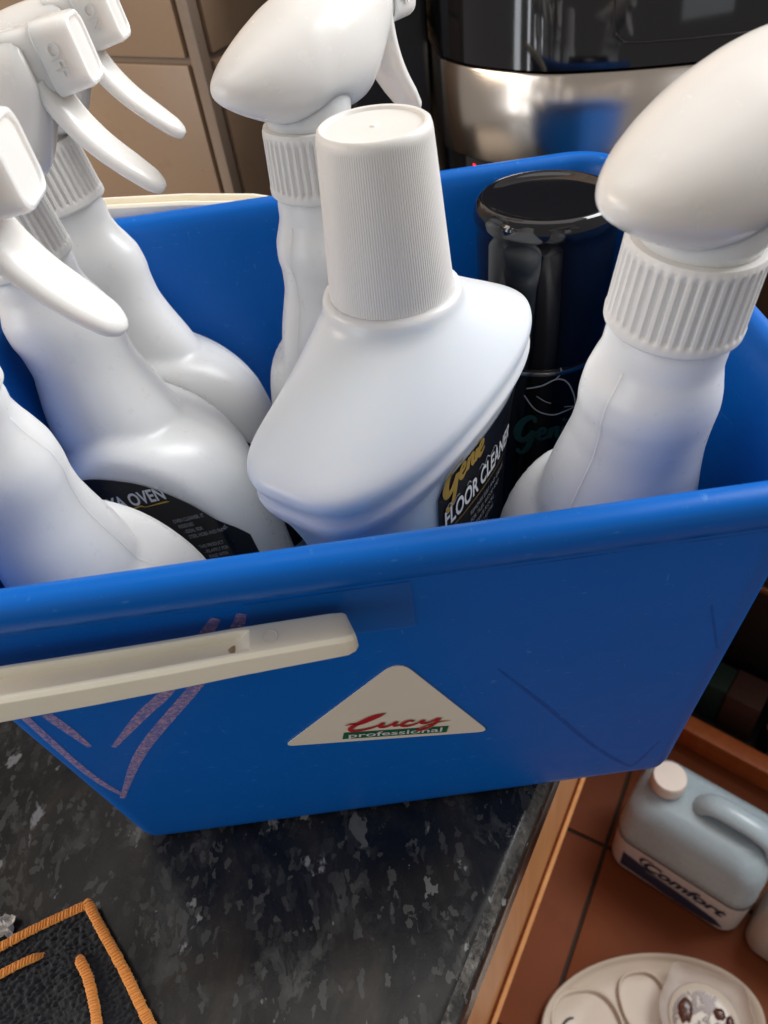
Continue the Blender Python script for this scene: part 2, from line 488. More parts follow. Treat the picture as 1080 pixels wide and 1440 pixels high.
# scuff strokes of pink wax on the front face
M_pink, t_, p_ = nt('pink_wax')
p_.inputs['Base Color'].default_value = (.60, .38, .52, 1); setp(p_, Roughness=.7)
n = noise(t_, 620, 7, .75, coord(t_))
tr_ = t_.nodes.new('ShaderNodeBsdfTransparent'); mx = t_.nodes.new('ShaderNodeMixShader')
t_.links.new(ramp(t_, n.outputs[0], [(.36, (.10,)*3), (.62, (.72,)*3)]).outputs[0], mx.inputs[0])
t_.links.new(tr_.outputs[0], mx.inputs[1]); t_.links.new(p_.outputs[0], mx.inputs[2])
t_.links.new(mx.outputs[0], t_.nodes['Material Output'].inputs['Surface'])
pk = [[(-.1225, .1331, .003), (-.1215, .0954, .003), (-.1195, .0733, .003), (-.1155, .0564, .002)],
      [(-.1175, .0550, .002), (-.0945, .0958, .0045), (-.0608, .1385, .0045), (-.0413, .166, .004), (-.0363, .1756, .003)],
      [(-.1032, .1019, .002), (-.085, .123, .0045), (-.0704, .1382, .0045), (-.0500, .167, .004), (-.0442, .175, .003)],
      [(-.1150, .1324, .004), (-.1130, .1204, .004), (-.1110, .1048, .002)]]
mapped('wax_scuff', [ribbon2d(q) for q in pk], lambda x, z: front(x, z, .00025), M_pink, bucket)
# dull blue rubbed lines
M_rub, t_, p_ = nt('rubbed_blue')
p_.inputs['Base Color'].default_value = (.002, .03, .22, 1); setp(p_, Roughness=.6)
n = noise(t_, 200, 5, .75, coord(t_))
tr_ = t_.nodes.new('ShaderNodeBsdfTransparent'); mx = t_.nodes.new('ShaderNodeMixShader')
t_.links.new(ramp(t_, n.outputs[0], [(.30, (.12,)*3), (.75, (.34,)*3)]).outputs[0], mx.inputs[0])
t_.links.new(tr_.outputs[0], mx.inputs[1]); t_.links.new(p_.outputs[0], mx.inputs[2])
t_.links.new(mx.outputs[0], t_.nodes['Material Output'].inputs['Surface'])
mapped('rubbed_line', [ribbon2d(q) for q in [[(.0415, .1208, .001), (.0625, .083, .002), (.0825, .045, .002), (.100, .0180, .002), (.1062, .015, .0015), (.1135, .0373, .001)], [(.1118, .1436, .001), (.1209, .1134, .001)]]],
       lambda x, z: front(x, z, .00022), M_rub, bucket)
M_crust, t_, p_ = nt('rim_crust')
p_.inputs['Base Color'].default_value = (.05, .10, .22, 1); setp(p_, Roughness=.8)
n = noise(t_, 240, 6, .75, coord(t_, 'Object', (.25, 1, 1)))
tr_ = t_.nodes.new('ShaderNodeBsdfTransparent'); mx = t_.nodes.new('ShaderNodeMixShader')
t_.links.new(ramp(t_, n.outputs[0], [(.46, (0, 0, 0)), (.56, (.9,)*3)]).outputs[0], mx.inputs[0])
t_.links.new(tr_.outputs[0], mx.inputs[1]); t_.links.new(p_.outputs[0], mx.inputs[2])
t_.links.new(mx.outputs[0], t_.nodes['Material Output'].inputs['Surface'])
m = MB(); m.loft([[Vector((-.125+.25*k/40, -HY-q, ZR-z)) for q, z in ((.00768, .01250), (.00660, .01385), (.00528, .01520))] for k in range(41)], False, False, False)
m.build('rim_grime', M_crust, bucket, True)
# tape patches beside the handle pivot
M_tape, t_, p_ = nt('blue_tape')
p_.inputs['Base Color'].default_value = (.012, .15, .52, 1); setp(p_, Roughness=.22, Alpha=.55)
bump(t_, p_, noise(t_, 160, 4, .6, coord(t_)).outputs[0], .5, .0006)
def quadpatch(x0, x1, z0, z1, jag):
    v, f = [], []; N = 14
    for i in range(N+1):
        x = x0+(x1-x0)*i/N
        v += [(x, z0+random.uniform(-jag, jag)), (x, z1)]
        if i: k = 2*i; f.append((k-2, k, k+1, k-1))
    return v, f
mapped('tape', [quadpatch(-.035, .0148, .1560, .1800, .0003)], lambda x, z: front(x, z, .0004), M_tape, bucket)

# sticker: rounded triangle
def round_poly(pts, rads, n=6):
    out = []; N = len(pts)
    for i in range(N):
        p = Vector(pts[i]); a = (Vector(pts[i-1])-p).normalized(); b = (Vector(pts[(i+1) % N])-p).normalized()
        ang = a.angle(b); t = rads[i]/math.tan(ang/2); s = p+a*t; e = p+b*t
        for k in range(n+1):
            u = k/n; out.append(((s*(1-u)**2+p*2*u*(1-u)+e*u*u).x, (s*(1-u)**2+p*2*u*(1-u)+e*u*u).y))
    return out
SA, SB, SC = Vector((.0075, .1365)), Vector((-.0425, .0835)), Vector((.0385, .0715))
tri = round_poly([SA, SB, SC], [.006, .0022, .0026])
m = MB()
m.loft([[Vector(front(x, z, .0001)) for x, z in tri], [Vector(front(x, z, .0005)) for x, z in tri]])
stick = m.build('sticker', M_sticker, bucket, False)
stick['label'] = 'cream triangular sticker with red and green lettering'
# sticker lettering frame: origin at the green band, u along its base
bu = (Vector((.0218, .0795)) - Vector((-.0190, .0860))); bl = bu.length; bu /= bl; bv = Vector((-bu.y, bu.x))
BO = Vector((-.0190, .0858))
def st(off): return lambda x, y: front(BO.x+bu.x*x+bv.x*y, BO.y+bu.y*x+bv.y*y, off)
mapped('green_band', [([(0, -.0028), (bl, -.0028), (bl+.0003, .0026), (.0005, .0026)], [(0, 1, 2, 3)])], st(.0007), M_green, stick)
tv, tf = text2d('professional', .0060, 0, 1.0, .00008)
w = max(x for x, y in tv); tv = [(x*(bl*.90)/w+bl*.05, y*.85-.0014) for x, y in tv]
mapped('band_lettering', [(tv, tf)], st(.0009), M_ink, stick)
# brush script "Lucy" traced as tapered strokes in band units
def lucy(dx=0, dy=0):
    S = .0402/480.
    def q(l): return [((x-310)*S+dx, (412-.055*(x-310)-y)*S*1.50+dy, w*S*1.15) for x, y, w in l]
    return [ribbon2d(q(l)) for l in [
        [(318, 338, 3), (345, 330, 8), (385, 330, 12), (430, 305, 17), (470, 280, 16), (492, 264, 6)],
        [(470, 270, 6), (430, 290, 16), (395, 315, 20), (360, 340, 20), (343, 362, 17), (350, 375, 15), (385, 374, 14), (430, 362, 12), (470, 345, 8)],
        [(470, 345, 8), (490, 328, 12), (484, 345, 15), (480, 354, 14), (500, 356, 12), (530, 340, 10), (552, 322, 10), (545, 338, 14), (548, 350, 12), (568, 346, 8)],
        [(632, 322, 12), (612, 318, 13), (588, 330, 16), (580, 346, 16), (600, 354, 13), (635, 344, 9), (660, 328, 7)],
        [(660, 328, 8), (676, 318, 13), (672, 334, 15), (690, 338, 12), (715, 326, 10), (742, 308, 12)],
        [(750, 304, 14), (738, 332, 15), (712, 362, 14), (680, 382, 12), (660, 384, 10), (668, 370, 7), (710, 346, 6), (760, 330, 5), (800, 324, 2)]]]
mapped('script_shadow', lucy(.0006, -.0005), st(.00075), M_shadowink, stick)
mapped('script_lettering', lucy(), st(.0010), M_red, stick)

# cream bail handle, folded down over the left end
def bar(path, hw, hh, ch=.0022):
    """rounded bar along path; hw(y half) hh(z half)"""
    rings = []
    for i, (p, a, b) in enumerate(zip(path, hw, hh)):
        d = (path[min(i+1, len(path)-1)] - path[max(i-1, 0)]).normalized()
        side = Vector((0, 0, 1)).cross(d).normalized(); up = d.cross(side)
        rings.append([p + side*q.x + up*q.y for q in rrect(a, b, min(ch, a*.9, b*.9), 0, 3)])
    mb = MB(); mb.loft(rings); return mb
ZH = .1712
yo = -HY + TP*(ZR-ZH) - .0098
HPTH = [(-.0040, yo+.0004, ZH), (-.0046, yo+.0002, ZH), (-.0062, yo, ZH), (-.0100, yo, ZH), (-.020, yo-.0004, ZH), (-.0300, yo-.0008, ZH), (-.0335, yo-.0010, ZH), (-.0352, yo-.0010, ZH), (-.0368, yo-.0011, ZH), (-.0385, yo-.0011, ZH-.0001), (-.055, yo-.0018, ZH-.0005), (-.080, yo-.0026, ZH-.0010),
        (-.115, yo-.0034, ZH-.0016), (-.150, yo-.0034, ZH-.0016), (-.165, yo+.001, ZH), (-.174, yo+.010, ZH+.002), (-.178, yo+.025, ZH+.004), (-.179, -.06, ZH+.010), (-.179, 0, ZH+.020), (-.179, .06, ZH+.029), (-.178, .105, ZH+.034), (-.174, .122, ZH+.0355), (-.165, .1305, ZH+.036), (-.150, .1335, ZH+.0355),
        (-.1075, .1335, ZH+.0325), (-.07, .1335, ZH+.0290), (-.037, .1325, ZH+.0245), (-.012, .130, ZH+.018), (-.004, .129, ZH+.016)]
HP = [Vector(p) for p in HPTH]
rings = []
for i, p in enumerate(HP):
    d = (HP[min(i+1, len(HP)-1)]-HP[max(i-1, 0)]).normalized()
    side = Vector((0, 0, 1)).cross(d).normalized(); up = d.cross(side)
    q = .72 if i == 0 else .88 if i == 1 else .97 if i == 2 else 1
    x = p.x; front_ = p.y < 0
    gw = min(max((-.010-x)/.10, 0), 1) if front_ else .6
    w, h = (.0056+.0012*gw)*q, (.0046+.0012*gw)*q
    dep = 0 if x > -.0345 else .0012 if x > -.036 else .0026 if x > -.0378 else .0034
    c_ = .0013; iw = w-.0024
    sec_ = [(-w+c_, -h), (w-c_, -h), (w, -h+c_), (w, h-c_), (w-c_*.8, h), (iw+.0003, h), (iw, h-.0004 if dep else h), (iw-.0004, h-dep), (-iw+.0004, h-dep), (-iw, h-.0004 if dep else h), (-iw-.0003, h), (-w+c_*.8, h), (-w, h-c_), (-w, -h+c_)]
    rings.append([p+side*a+up*b for a, b in sec_])
mb = MB(); mb.loft(rings)
handle = mb.build('handle', M_cream, bucket, True, 38)
bv_ = handle.modifiers.new('bev', 'BEVEL'); bv_.width = .0006; bv_.segments = 2; bv_.limit_method = 'ANGLE'
M_recess = plastic('brown_recess_dirt', (.44, .31, .18), .6, .3)  # brown disc paints the dark of the groove-end recess, dirt included
mb = MB(); mb.loft([[Vector((-.0378+.0030*k*math.cos(R(a)), yo-.0012+.0020*k*math.sin(R(a)), ZH+.0014+.0002*(1-k))) for a in range(0, 360, 20)] for k in (1, .5, .05)], True, True)
mb.build('grimy_recess', M_recess, handle, True)
mb = MB()
mb.loft([[Vector((-.0275+r_*math.cos(R(a)), yo-.0008+r_*math.sin(R(a)), ZH+z_)) for a in range(0, 360, 20)] for r_, z_ in ((.0024, .0040), (.0024, .0048), (.0022, .0049), (.0020, .0048), (.0018, .0046))])
mb.build('pivot_button', M_cream, handle, True, 40)

# ------------------------------------------------------------------ spray bottles
def smax(a, b, k):
    h = max(k-abs(a-b), 0)/k
    return max(a, b)+h*h*k*.25
# neck column: z, front, back, side
NECK = [(0, .012, .012, .012), (.112, .012, .012, .012), (.120, .0185, .0190, .0180), (.126, .0245, .0245, .0222), (.132, .0276, .0272, .0248), (.138, .0284, .0286, .0262), (.146, .0268, .0288, .0266), (.154, .0245, .0276, .0258), (.162, .0224, .0256, .0246), (.170, .0212, .0232, .0230), (.178, .0216, .0212, .0215), (.186, .0227, .0212, .0209),
        (.192, .0224, .0222, .0210), (.198, .0202, .0218, .0206), (.204, .0176, .0194, .0194), (.209, .0168, .0180, .0180), (.214, .0175, .0178, .0177), (.2185, .0167, .0167, .0167)]
# body: z, front, back, side
BODY = [(0, .043, .030, .0265), (.0015, .0455, .0325, .0290), (.004, .0475, .034, .0310), (.010, .0485, .035, .0330), (.06, .050, .036, .0355), (.090, .0502, .036, .0352), (.104, .0493, .036, .0345), (.112, .0474, .0357, .0338), (.119, .0445, .0350, .0330), (.126, .0402, .0338, .0321),
        (.132, .0350, .0318, .0310), (.137, .0292, .0290, .0294), (.142, .0225, .0240, .0268), (.1465, .0165, .0180, .0228), (.151, .0115, .012, .0170), (.156, .007, .007, .010), (.164, .003, .003, .004), (.2185, .002, .002, .002)]
BACK = [1.0]
FRONT = [1.0]
SIDE = 1.30
def SLAB(z): return min(.0345, .0290+z*.25) if z < .022 else .0345
def sec(tab, z, th, n):
    f, b, s = interp(tab, z)
    C, S = math.cos(th), math.sin(th)
    b *= 1-(1-BACK[0])*min(max((.200-z)/.04, 0), 1)
    a = f if C >= 0 else b
    return (abs(C/a)**n+abs(S/s)**n)**(-1/n)
def bottle_r(z, th):
    rn = sec(NECK, z, th, 2.1)
    f, b, s = interp(BODY, z); b *= 1-(1-BACK[0])*min(max((.200-z)/.04, 0), 1); f *= FRONT[0]
    C, S = math.cos(th), math.sin(th); a = f if C >= 0 else b
    rb = (abs(C/a)**2.1+abs(S/(s*SIDE))**2.1)**(-1/2.1)
    if abs(S) > .05: rb = -smax(-rb, -SLAB(z)/abs(S), .0022)
    return smax(rn, rb, .0018)
def side_y(x, z):
    """outer y of the body's broad side at local x"""
    f, b, s = interp(BODY, z); a = f if x >= 0 else b
    q = max(1-abs(x/a)**2.1, 0)
    return min(s*SIDE*q**(1/2.1), SLAB(z))

zs = [0, .0008, .002, .004, .006] + [.006+.079*k/10 for k in range(1, 11)] + [.085+.1335*k/78 for k in range(1, 79)]
NB = 88
def make_spray():
    root = empty('spray_bottle')
    m = MB(); rings = []
    for z in zs:
        rings.append([Vector((bottle_r(z, 2*math.pi*j/NB)*math.cos(2*math.pi*j/NB), bottle_r(z, 2*math.pi*j/NB)*math.sin(2*math.pi*j/NB), z)) for j in range(NB)])
    m.loft(rings); m.build('bottle_body', M_white, root, True)
    # mould seam along the front and back
    m = MB()
    for s in (1, -1):
        pts = [Vector((s*(bottle_r(z, 0 if s > 0 else math.pi)), 0, z)) for z in zs[3:-6]]
        m.loft([[p+Vector((s*.00014, 0, 0)), p+Vector((-s*.0002, .0009, 0)), p+Vector((-s*.0009, 0, 0)), p+Vector((-s*.0002, -.0009, 0))] for p in pts])
    m.build('mould_seam', M_seam, root, True)
    # ribbed collar
    m = MB(); rings = []
    NR = 40; per = 6
    for r0, z, k in [(.0172, .2185, 0), (.0190, .2183, 0), (.0198, .2192, 0), (.0199, .2212, 0), (.0197, .2220, .3), (.0196, .2228, 1), (.0191, .2400, 1), (.0191, .2412, .5), (.0190, .2425, 0), (.0184, .2440, 0), (.0165, .2443, 0)]:
        rg = []
        for j in range(NR*per):
            a = 2*math.pi*j/(NR*per); u = (j % per)/per
            g = -.0011*k*(1 if u < .34 else 0)*(.75 if u in (0, ) else 1)
            rg.append(Vector(((r0+g)*math.cos(a), (r0+g)*math.sin(a), z)))
        rings.append(rg)
    m.loft(rings); m.build('collar', M_collar, root, True, 35)
    # shroud
    m = MB()
    rings = [[Vector((r0*math.cos(2*math.pi*j/40), r0*math.sin(2*math.pi*j/40), z)) for j in range(40)] for r0, z in ((.0160, .2436), (.0168, .2446), (.0172, .2475), (.0178, .252), (.0180, .258))]
    m.loft(rings)
    SH = [(-.0412, .2645, .2630, .0010), (-.0405, .2660, .2612, .0038), (-.0385, .2680, .2590, .0068), (-.035, .2702, .2566, .0100), (-.030, .2732, .2536, .0132), (-.023, .2768, .2502, .0165), (-.015, .2806, .2472, .0190), (-.006, .2844, .2455, .0204), (.003, .2872, .2450, .0206), (.011, .2890, .2450, .0200),
          (.018, .2898, .2447, .0190), (.024, .2900, .2455, .0178), (.029, .2900, .2490, .0164), (.034, .2898, .2555, .0150), (.038, .2894, .2615, .0138), (.0405, .2886, .2652, .0126), (.0412, .2878, .2662, .0118)]
    xs = [SH[0][0]+(SH[-1][0]-SH[0][0])*(k/46)**1.25 for k in range(47)]
    rings = []
    for x in xs:
        tp, bt, w = interp(SH, x)
        zc, h = (tp+bt)/2, (tp-bt)/2
        rg = []
        for j in range(48):
            a = 2*math.pi*j/48
            yy, zz = sup(w, h, 2.15, a)
            if zz < 0: yy *= 1+.0*zz
            rg.append(Vector((x, yy, zc+zz)))
        rings.append(rg)
    m.loft(rings); m.build('shroud', M_head, root, True, 60)
    # nozzle: collar ring then square-ish cap
    m = MB()
    for rr0 in ([(.0320, .0094, .0105), (.0430, .0090, .0100), (.0432, .0085, .0095)], [(.0424, .0094, .0104), (.0430, .0099, .0110), (.0540, .0094, .0105), (.0553, .0091, .0101), (.0558, .0082, .0092), (.0554, .0077, .0086), (.0546, .0075, .0084)]):
        rings = []
        for x, w, h in rr0:
            rings.append([Vector((x+.003, q.x, .2788+q.y)) for q in rrect(w, h, w*.5, 0, 6)])
        m.loft(rings)
    nz = m.build('nozzle', M_head, root, True, 35)
    for s, word in ((-1, 'OFF'), (1, 'ON')):
        tv, tf = text2d(word, .0056, 0, 1, .00008, align='CENTER')
        # raised letters reading down the side of the cap
        mapped('lettering', [(tv, tf)], lambda x, y, s=s: (.0490+y, s*.0097, .2788+x*s), M_head, nz)
        sm = COL.objects[-1].modifiers.new('relief', 'SOLIDIFY'); sm.thickness = .0012; sm.offset = 0
    # trigger: curved lever, broad and rounded in front
    C = catmull([(.0400, .2740), (.0415, .2670), (.0436, .2605), (.0464, .2545), (.0500, .2485), (.0545, .2425), (.0592, .2365), (.0641, .2303)], 5)
    m = MB(); rings = []
    N = len(C); NL = 90; CL = [C[int(k/NL*(N-1))].lerp(C[min(int(k/NL*(N-1))+1, N-1)], k/NL*(N-1)-int(k/NL*(N-1))) for k in range(NL+1)]
    C = CL; N = len(C)
    for i, p in enumerate(C):
        u = i/(N-1)
        d = (C[min(i+3, N-1)]-C[max(i-3, 0)]).normalized(); nrm = Vector((-d.y, d.x))    # towards front/up
        w = .0112-.0030*u if u < .75 else .0112-.0030*u-(u-.75)*.008
        th = .0048-.0012*u
        if u > .88: q_ = math.sqrt(max(1-((u-.88)/.12)**2, .02)); w *= q_; th *= .35+.65*q_
        rg = []
        for j in range(28):
            a = 2*math.pi*j/28
            yy, tt = sup(w, th, 2.4, a)
            if tt < 0: tt *= .75
            rg.append(Vector((p.x+nrm.x*tt, yy, p.y+nrm.y*tt)))
        rings.append(rg)
    m.loft(rings); m.build('trigger', M_head, root, True, 60)
    return root

def make_label(root, lines):
    """black wrap label on the broad side facing local -y; lines add lettering"""
    ZT = [(-.030, .134), (-.0135, .1365), (.0055, .1300), (.0245, .1130), (.0385, .0890), (.046, .066)]
    def ztop(x): return interp(ZT, x)[0]
    f = lambda x, z, o=.0004: (x, -(side_y(x, z)+o), z)
    m = MB(); N = 40
    v, fc = [], []
    for i in range(N+1):
        x = -.024+.0665*i/N
        for k in range(11): v.append(f(x, .012+(ztop(x)-.012)*k/10))
        if i:
            for k in range(10): b = (i-1)*11+k; fc.append((b, b+11, b+12, b+1))
    m.add(v, fc)
    lab = m.build('label', M_label, root, True)
    for (txt, x, z, size, xs, bold, mat, shear) in lines:
        tv, tf = text2d(txt, size, shear, xs, bold)
        mapped('lettering', [([(a+x, b+z) for a, b in tv], tf)], lambda a, b: f(a, b, .0008), mat, lab)
    return lab

def copy_tree(o, parent=None):
    c = o.copy(); COL.objects.link(c); c.parent = parent
    for ch in list(o.children): copy_tree(ch, c)
    return c

proto = make_spray()
BACK[0] = .50
proto_edge = make_spray()
BACK[0] = 1.0; FRONT[0] = .70
proto_right = make_spray()
FRONT[0] = 1.0
def place(o, pos, deg, label):
    ax, ay, az = [R(d) for d in deg]
    M = Matrix.Rotation(ax, 4, 'X') @ Matrix.Rotation(ay, 4, 'Y') @ Matrix.Rotation(az, 4, 'Z')
    o.location = pos; o.rotation_euler = M.to_euler(); o.scale = (1, 1, 1.014)
    tag(o, label, 'spray bottle', 'white trigger spray bottles in the bucket')
SPOTS = [((-.0815, .0752, .0065), (-4.1, -8.7, -.9), 'white trigger spray bottle farthest back of the three at the left'),
         ((-.0906, .0249, .0062), (-2.6, -7.0, -1.0), 'white trigger spray bottle with black YA OVEN label'),
         ((-.1070, -.0570, .0060), (.5, -3.2, -2.0), 'white trigger spray bottle nearest the camera at the left edge'),
         ((-.0047, .0590, .0060), (-.9, 1.4, 44), 'white trigger spray bottle behind the ribbed white cap'),
         ((.0800, -.0590, .0060), (3.2, 5.4, 32), 'white trigger spray bottle at the right in front of black can')]
bottles = []
for i, (pos, deg, lab) in enumerate(SPOTS):
    o = proto if i == 0 else proto_edge if i == 2 else proto_right if i == 4 else copy_tree(proto_right) if i == 3 else copy_tree(proto)
    place(o, pos, deg, lab); bottles.append(o)
for ch in bottles[0].children:      # the farthest bottle's nozzle is turned to ON
    if ch.name.startswith('nozzle'): ch.location = (0, 0, 2*.2788); ch.rotation_euler = (math.pi, 0, 0)
for ch in bottles[0].children:      # a slimmer refill shape for the bottle squeezed against the back wall
    if ch.name.split('.')[0] in ('bottle_body', 'mould_seam'): ch.scale = (1, .80, 1)
for i in (0, 1):
    lines = []
    if i == 1:
        lines = [('YA OVEN', -.0080, .1170, .0100, .62, .00025, M_ink, 0)]
        for k, s in enumerate(['OVEN CLEANER. IT', 'RESIDUES', '- IDEAL FOR', 'STEEL HOBS AND PANS.', '', 'THIS PRODUCT', '- RE-APPLY FOR', 'RINSE WITH', 'STANDARD', 'USE ON HEAT!']):
            if s: lines.append((s, .0150+.0010*k, .1020-.0037*k, .0031, .56, .00003, M_inkgrey, 0))
    lb = make_label(bottles[i], lines)
    if i == 0: lb.scale = (1, .80, 1)
    if i == 1:
        f = lambda x, z: (x, -(side_y(x, z)+.0008), z)
        mapped('underline', [ribbon2d([(-.002, .1150, .0003), (.005, .1160, .0008), (.0075, .1150, .0004), (.016, .1152, .0009), (.0185, .1150, .0003)])], f, M_gold, lb)

# ------------------------------------------------------------------ floor cleaner
FC = Vector((.0227, -.0251, .006))
floorc = tag(empty('floor_cleaner_bottle', FC, (0, 0, R(52))), 'cloudy bottle with tall ribbed white cap and black and gold label', 'bottle')
ZB = .2177   # cap foot above the bottle's base
# z, half length, half thickness in the middle, half thickness at the ends, squareness
FP = [(0, .040, .024, .018, 3.5), (.002, .043, .0262, .0200, 3.8), (.006, .0450, .0275, .0212, 4.0), (.10, .0500, .0285, .0222, 4.2), (.130, .0545, .0288, .0226, 4.2), (.150, .0608, .0291, .0232, 4.2), (.1590, .0648, .0297, .0238, 4.2), (.1640, .0678, .0314, .0256, 4.0), (.1690, .0700, .0338, .0277, 3.8), (.1712, .0704, .0344, .0282, 3.7),
      (.1728, .0688, .0336, .0275, 3.6), (.1745, .0685, .0334, .0273, 3.6), (.1772, .0708, .0342, .0280, 3.6), (.1815, .0722, .0348, .0285, 3.5), (.1835, .0720, .0346, .0283, 3.4), (.1850, .0706, .0340, .0278, 3.3), (.1866, .0682, .0334, .0274, 3.2), (.1900, .0625, .0322, .0266, 2.9), (.2085, .0325, .0258, .0236, 2.1), (.2127, .0262, .0242, .0234, 2.0),
      (.2145, .0247, .0238, .0236, 2.0), (.2165, .0240, .0238, .0238, 2.0), (.2180, .0234, .0234, .0234, 2.0), (.2188, .0218, .0218, .0218, 2.0)]
def fsec(z): return interp(FP, z)
zz_ = [0, .001, .002, .004, .006, .02, .05, .08, .10, .12, .13, .14] + [.145+(.2188-.145)*k/80 for k in range(81)]
m = MB(); rings = []
for z in zz_:
    a, b, e, n = fsec(z); rg = []
    for j in range(144):
        x, y = sup(a, 1, n, 2*math.pi*j/144)
        rg.append(Vector((x, y*(b-(b-e)*(x/a)**2), z)))
    rings.append(rg)
m.loft(rings); m.build('bottle_body', M_clear, floorc, True)
m = MB(); rings = []
NR, per = 150, 4
CH = .053
for r0, z, k in [(.0195, ZB+.0002, 0), (.0206, ZB, 0), (.0211, ZB+.0006, .3), (.0210, ZB+.0016, 1), (.0174, ZB+CH-.0035, 1), (.0172, ZB+CH-.002, .3), (.0168, ZB+CH-.0006, 0), (.0160, ZB+CH, 0), (.0150, ZB+CH-.0002, 0), (.0144, ZB+CH-.001, 0), (.0128, ZB+CH-.0012, 0), (.004, ZB+CH-.0011, 0), (.0012, ZB+CH-.001, 0), (.0008, ZB+CH-.0006, 0)]:
    rings.append([Vector(((r0-.00022*k*(1 if j % per in (0,) else 0))*math.cos(2*math.pi*j/(NR*per)), (r0-.00022*k*(1 if j % per in (0,) else 0))*math.sin(2*math.pi*j/(NR*per)), z)) for j in range(NR*per)])
m.loft(rings); m.build('cap', M_cap, floorc, True, 40)
def fface(x, z, o=.0004):
    a, b, e, n = fsec(z); q = max(1-abs(x/a)**n, 0)
    return (x, -((b-(b-e)*(x/a)**2)*q**(1/n)+o), z)
# label: rounded corner at the near end, top edge following the shoulder
m = MB(); v, fc = [], []; N = 40
for i in range(N+1):
    x = -.0255+.075*i/N
    s = (x+.0255)
    top = .1585 - (.006*(1-s/.007)**2 if s < .007 else 0)
    for k in range(13): v.append(fface(x, .02+(top-.02)*k/12))
    if i:
        for k in range(12): b = (i-1)*13+k; fc.append((b, b+13, b+14, b+1))
m.add(v, fc); flab = m.build('label', M_label, floorc, True)
ft = lambda x, y: fface(x, y, .0009)
def genie(x0, y0, sc):
    q = lambda l: [(x0+a*sc, y0+b*sc, w*sc) for a, b, w in l]
    return [ribbon2d(q(l)) for l in [
        [(.62, .95, .10), (.55, 1.12, .16), (.38, 1.10, .18), (.18, .85, .22), (.08, .50, .26), (.16, .26, .22), (.34, .30, .18), (.50, .52, .16), (.56, .66, .14)],
        [(.56, .66, .16), (.52, .35, .18), (.42, .0, .17), (.28, -.22, .14), (.14, -.22, .14), (.12, -.10, .10)],
        [(.72, .50, .08), (.88, .56, .12), (.92, .68, .11), (.82, .74, .12), (.72, .58, .15), (.72, .42, .15), (.82, .32, .13), (1.0, .42, .08)],
        [(1.0, .42, .08), (1.10, .70, .14), (1.08, .50, .16), (1.06, .34, .15)], [(1.08, .48, .10), (1.20, .70, .12), (1.30, .66, .15), (1.28, .46, .15), (1.34, .34, .12), (1.44, .42, .07)],
        [(1.50, .70, .15), (1.47, .50, .16), (1.48, .36, .14), (1.58, .42, .07)], [(1.46, .90, .16), (1.54, .98, .18)],
        [(1.62, .50, .08), (1.78, .56, .12), (1.82, .68, .11), (1.72, .74, .12), (1.62, .58, .15), (1.62, .42, .15), (1.72, .32, .13), (1.92, .44, .06)]]]
mapped('script_lettering', genie(-.0225, .1465, .0160), ft, M_gold, flab)
mapped('fine_script', [ribbon2d([(-.0210+.0024*k, .1440+.0011*math.sin(k*2.2)+.0006*(k % 2), .0005) for k in range(5)]), ribbon2d([(-.0060+.0016*k, .1440+.0012*math.sin(k*1.9), .0005) for k in range(3)]),
                       ribbon2d([(.0040+.0024*k, .1445+.0013*math.sin(k*2.5), .0005) for k in range(8)])], ft, M_inkgrey, flab)
tv, tf = text2d('FLOOR CLEANER', .0110, 0, .56, .0003, 1.02)
mapped('lettering', [([(x*1.25-.0225, y*1.1+.1345) for x, y in tv], tf)], ft, M_ink, flab)
mapped('gold_rule', [ribbon2d([(-.0215, .1315, .0003), (.01, .1318, .0005), (.030, .1315, .0002)])], ft, M_gold, flab)
for k in range(5):
    tv, tf = text2d(['REMOVES DIRT AND GREASE', 'FOR TILES, WOOD AND', 'LAMINATE FLOORS', 'LEAVES A LASTING', 'FRESH SCENT'][k], .0034, 0, .75)
    mapped('small_print', [([(x-.004, y+.1255-.0045*k) for x, y in tv], tf)], ft, M_inkgrey, flab)

# ------------------------------------------------------------------ aerosol can
CC = Vector((.0945, .0560, .006))
can = tag(empty('aerosol_can', CC, (R(-1.5), R(1), 0)), 'black aerosol can with glossy black lid behind the floor cleaner', 'aerosol can')
def lathe(prof, n=72): return [[Vector((r*math.cos(2*math.pi*j/n), r*math.sin(2*math.pi*j/n), z)) for j in range(n)] for r, z in prof]
m = MB(); m.loft(lathe([(r*1.10, z) for r, z in [(.020, .003), (.026, .0), (.0275, .002), (.0272, .006), (.0270, .012), (.0270, .130), (.0272, .1315), (.0272, .133), (.0268, .1345), (.0240, .150), (.02, .158)]]))
m.build('can_body', M_canblack, can, True, 35)
LR = 1.10
m = MB(); m.loft(lathe([(r*LR, z-.0045) for r, z in [(.0262, .1395), (.0268, .1393), (.0270, .140), (.0272, .145), (.0282, .196), (.0284, .2005), (.0290, .2015), (.0292, .2030), (.0288, .2062), (.0276, .2088), (.0262, .2098), (.0250, .2099), (.0238, .2092), (.020, .2082), (.008, .2076), (.001, .2075)]]))
m.build('lid', M_black, can, True, 45)
m = MB(); m.loft(lathe([(.0290, .1318), (.0304, .1322), (.0307, .1332), (.0304, .1342), (.0290, .1346)]))
m.build('metal_rim', M_steel, can, True, 40)
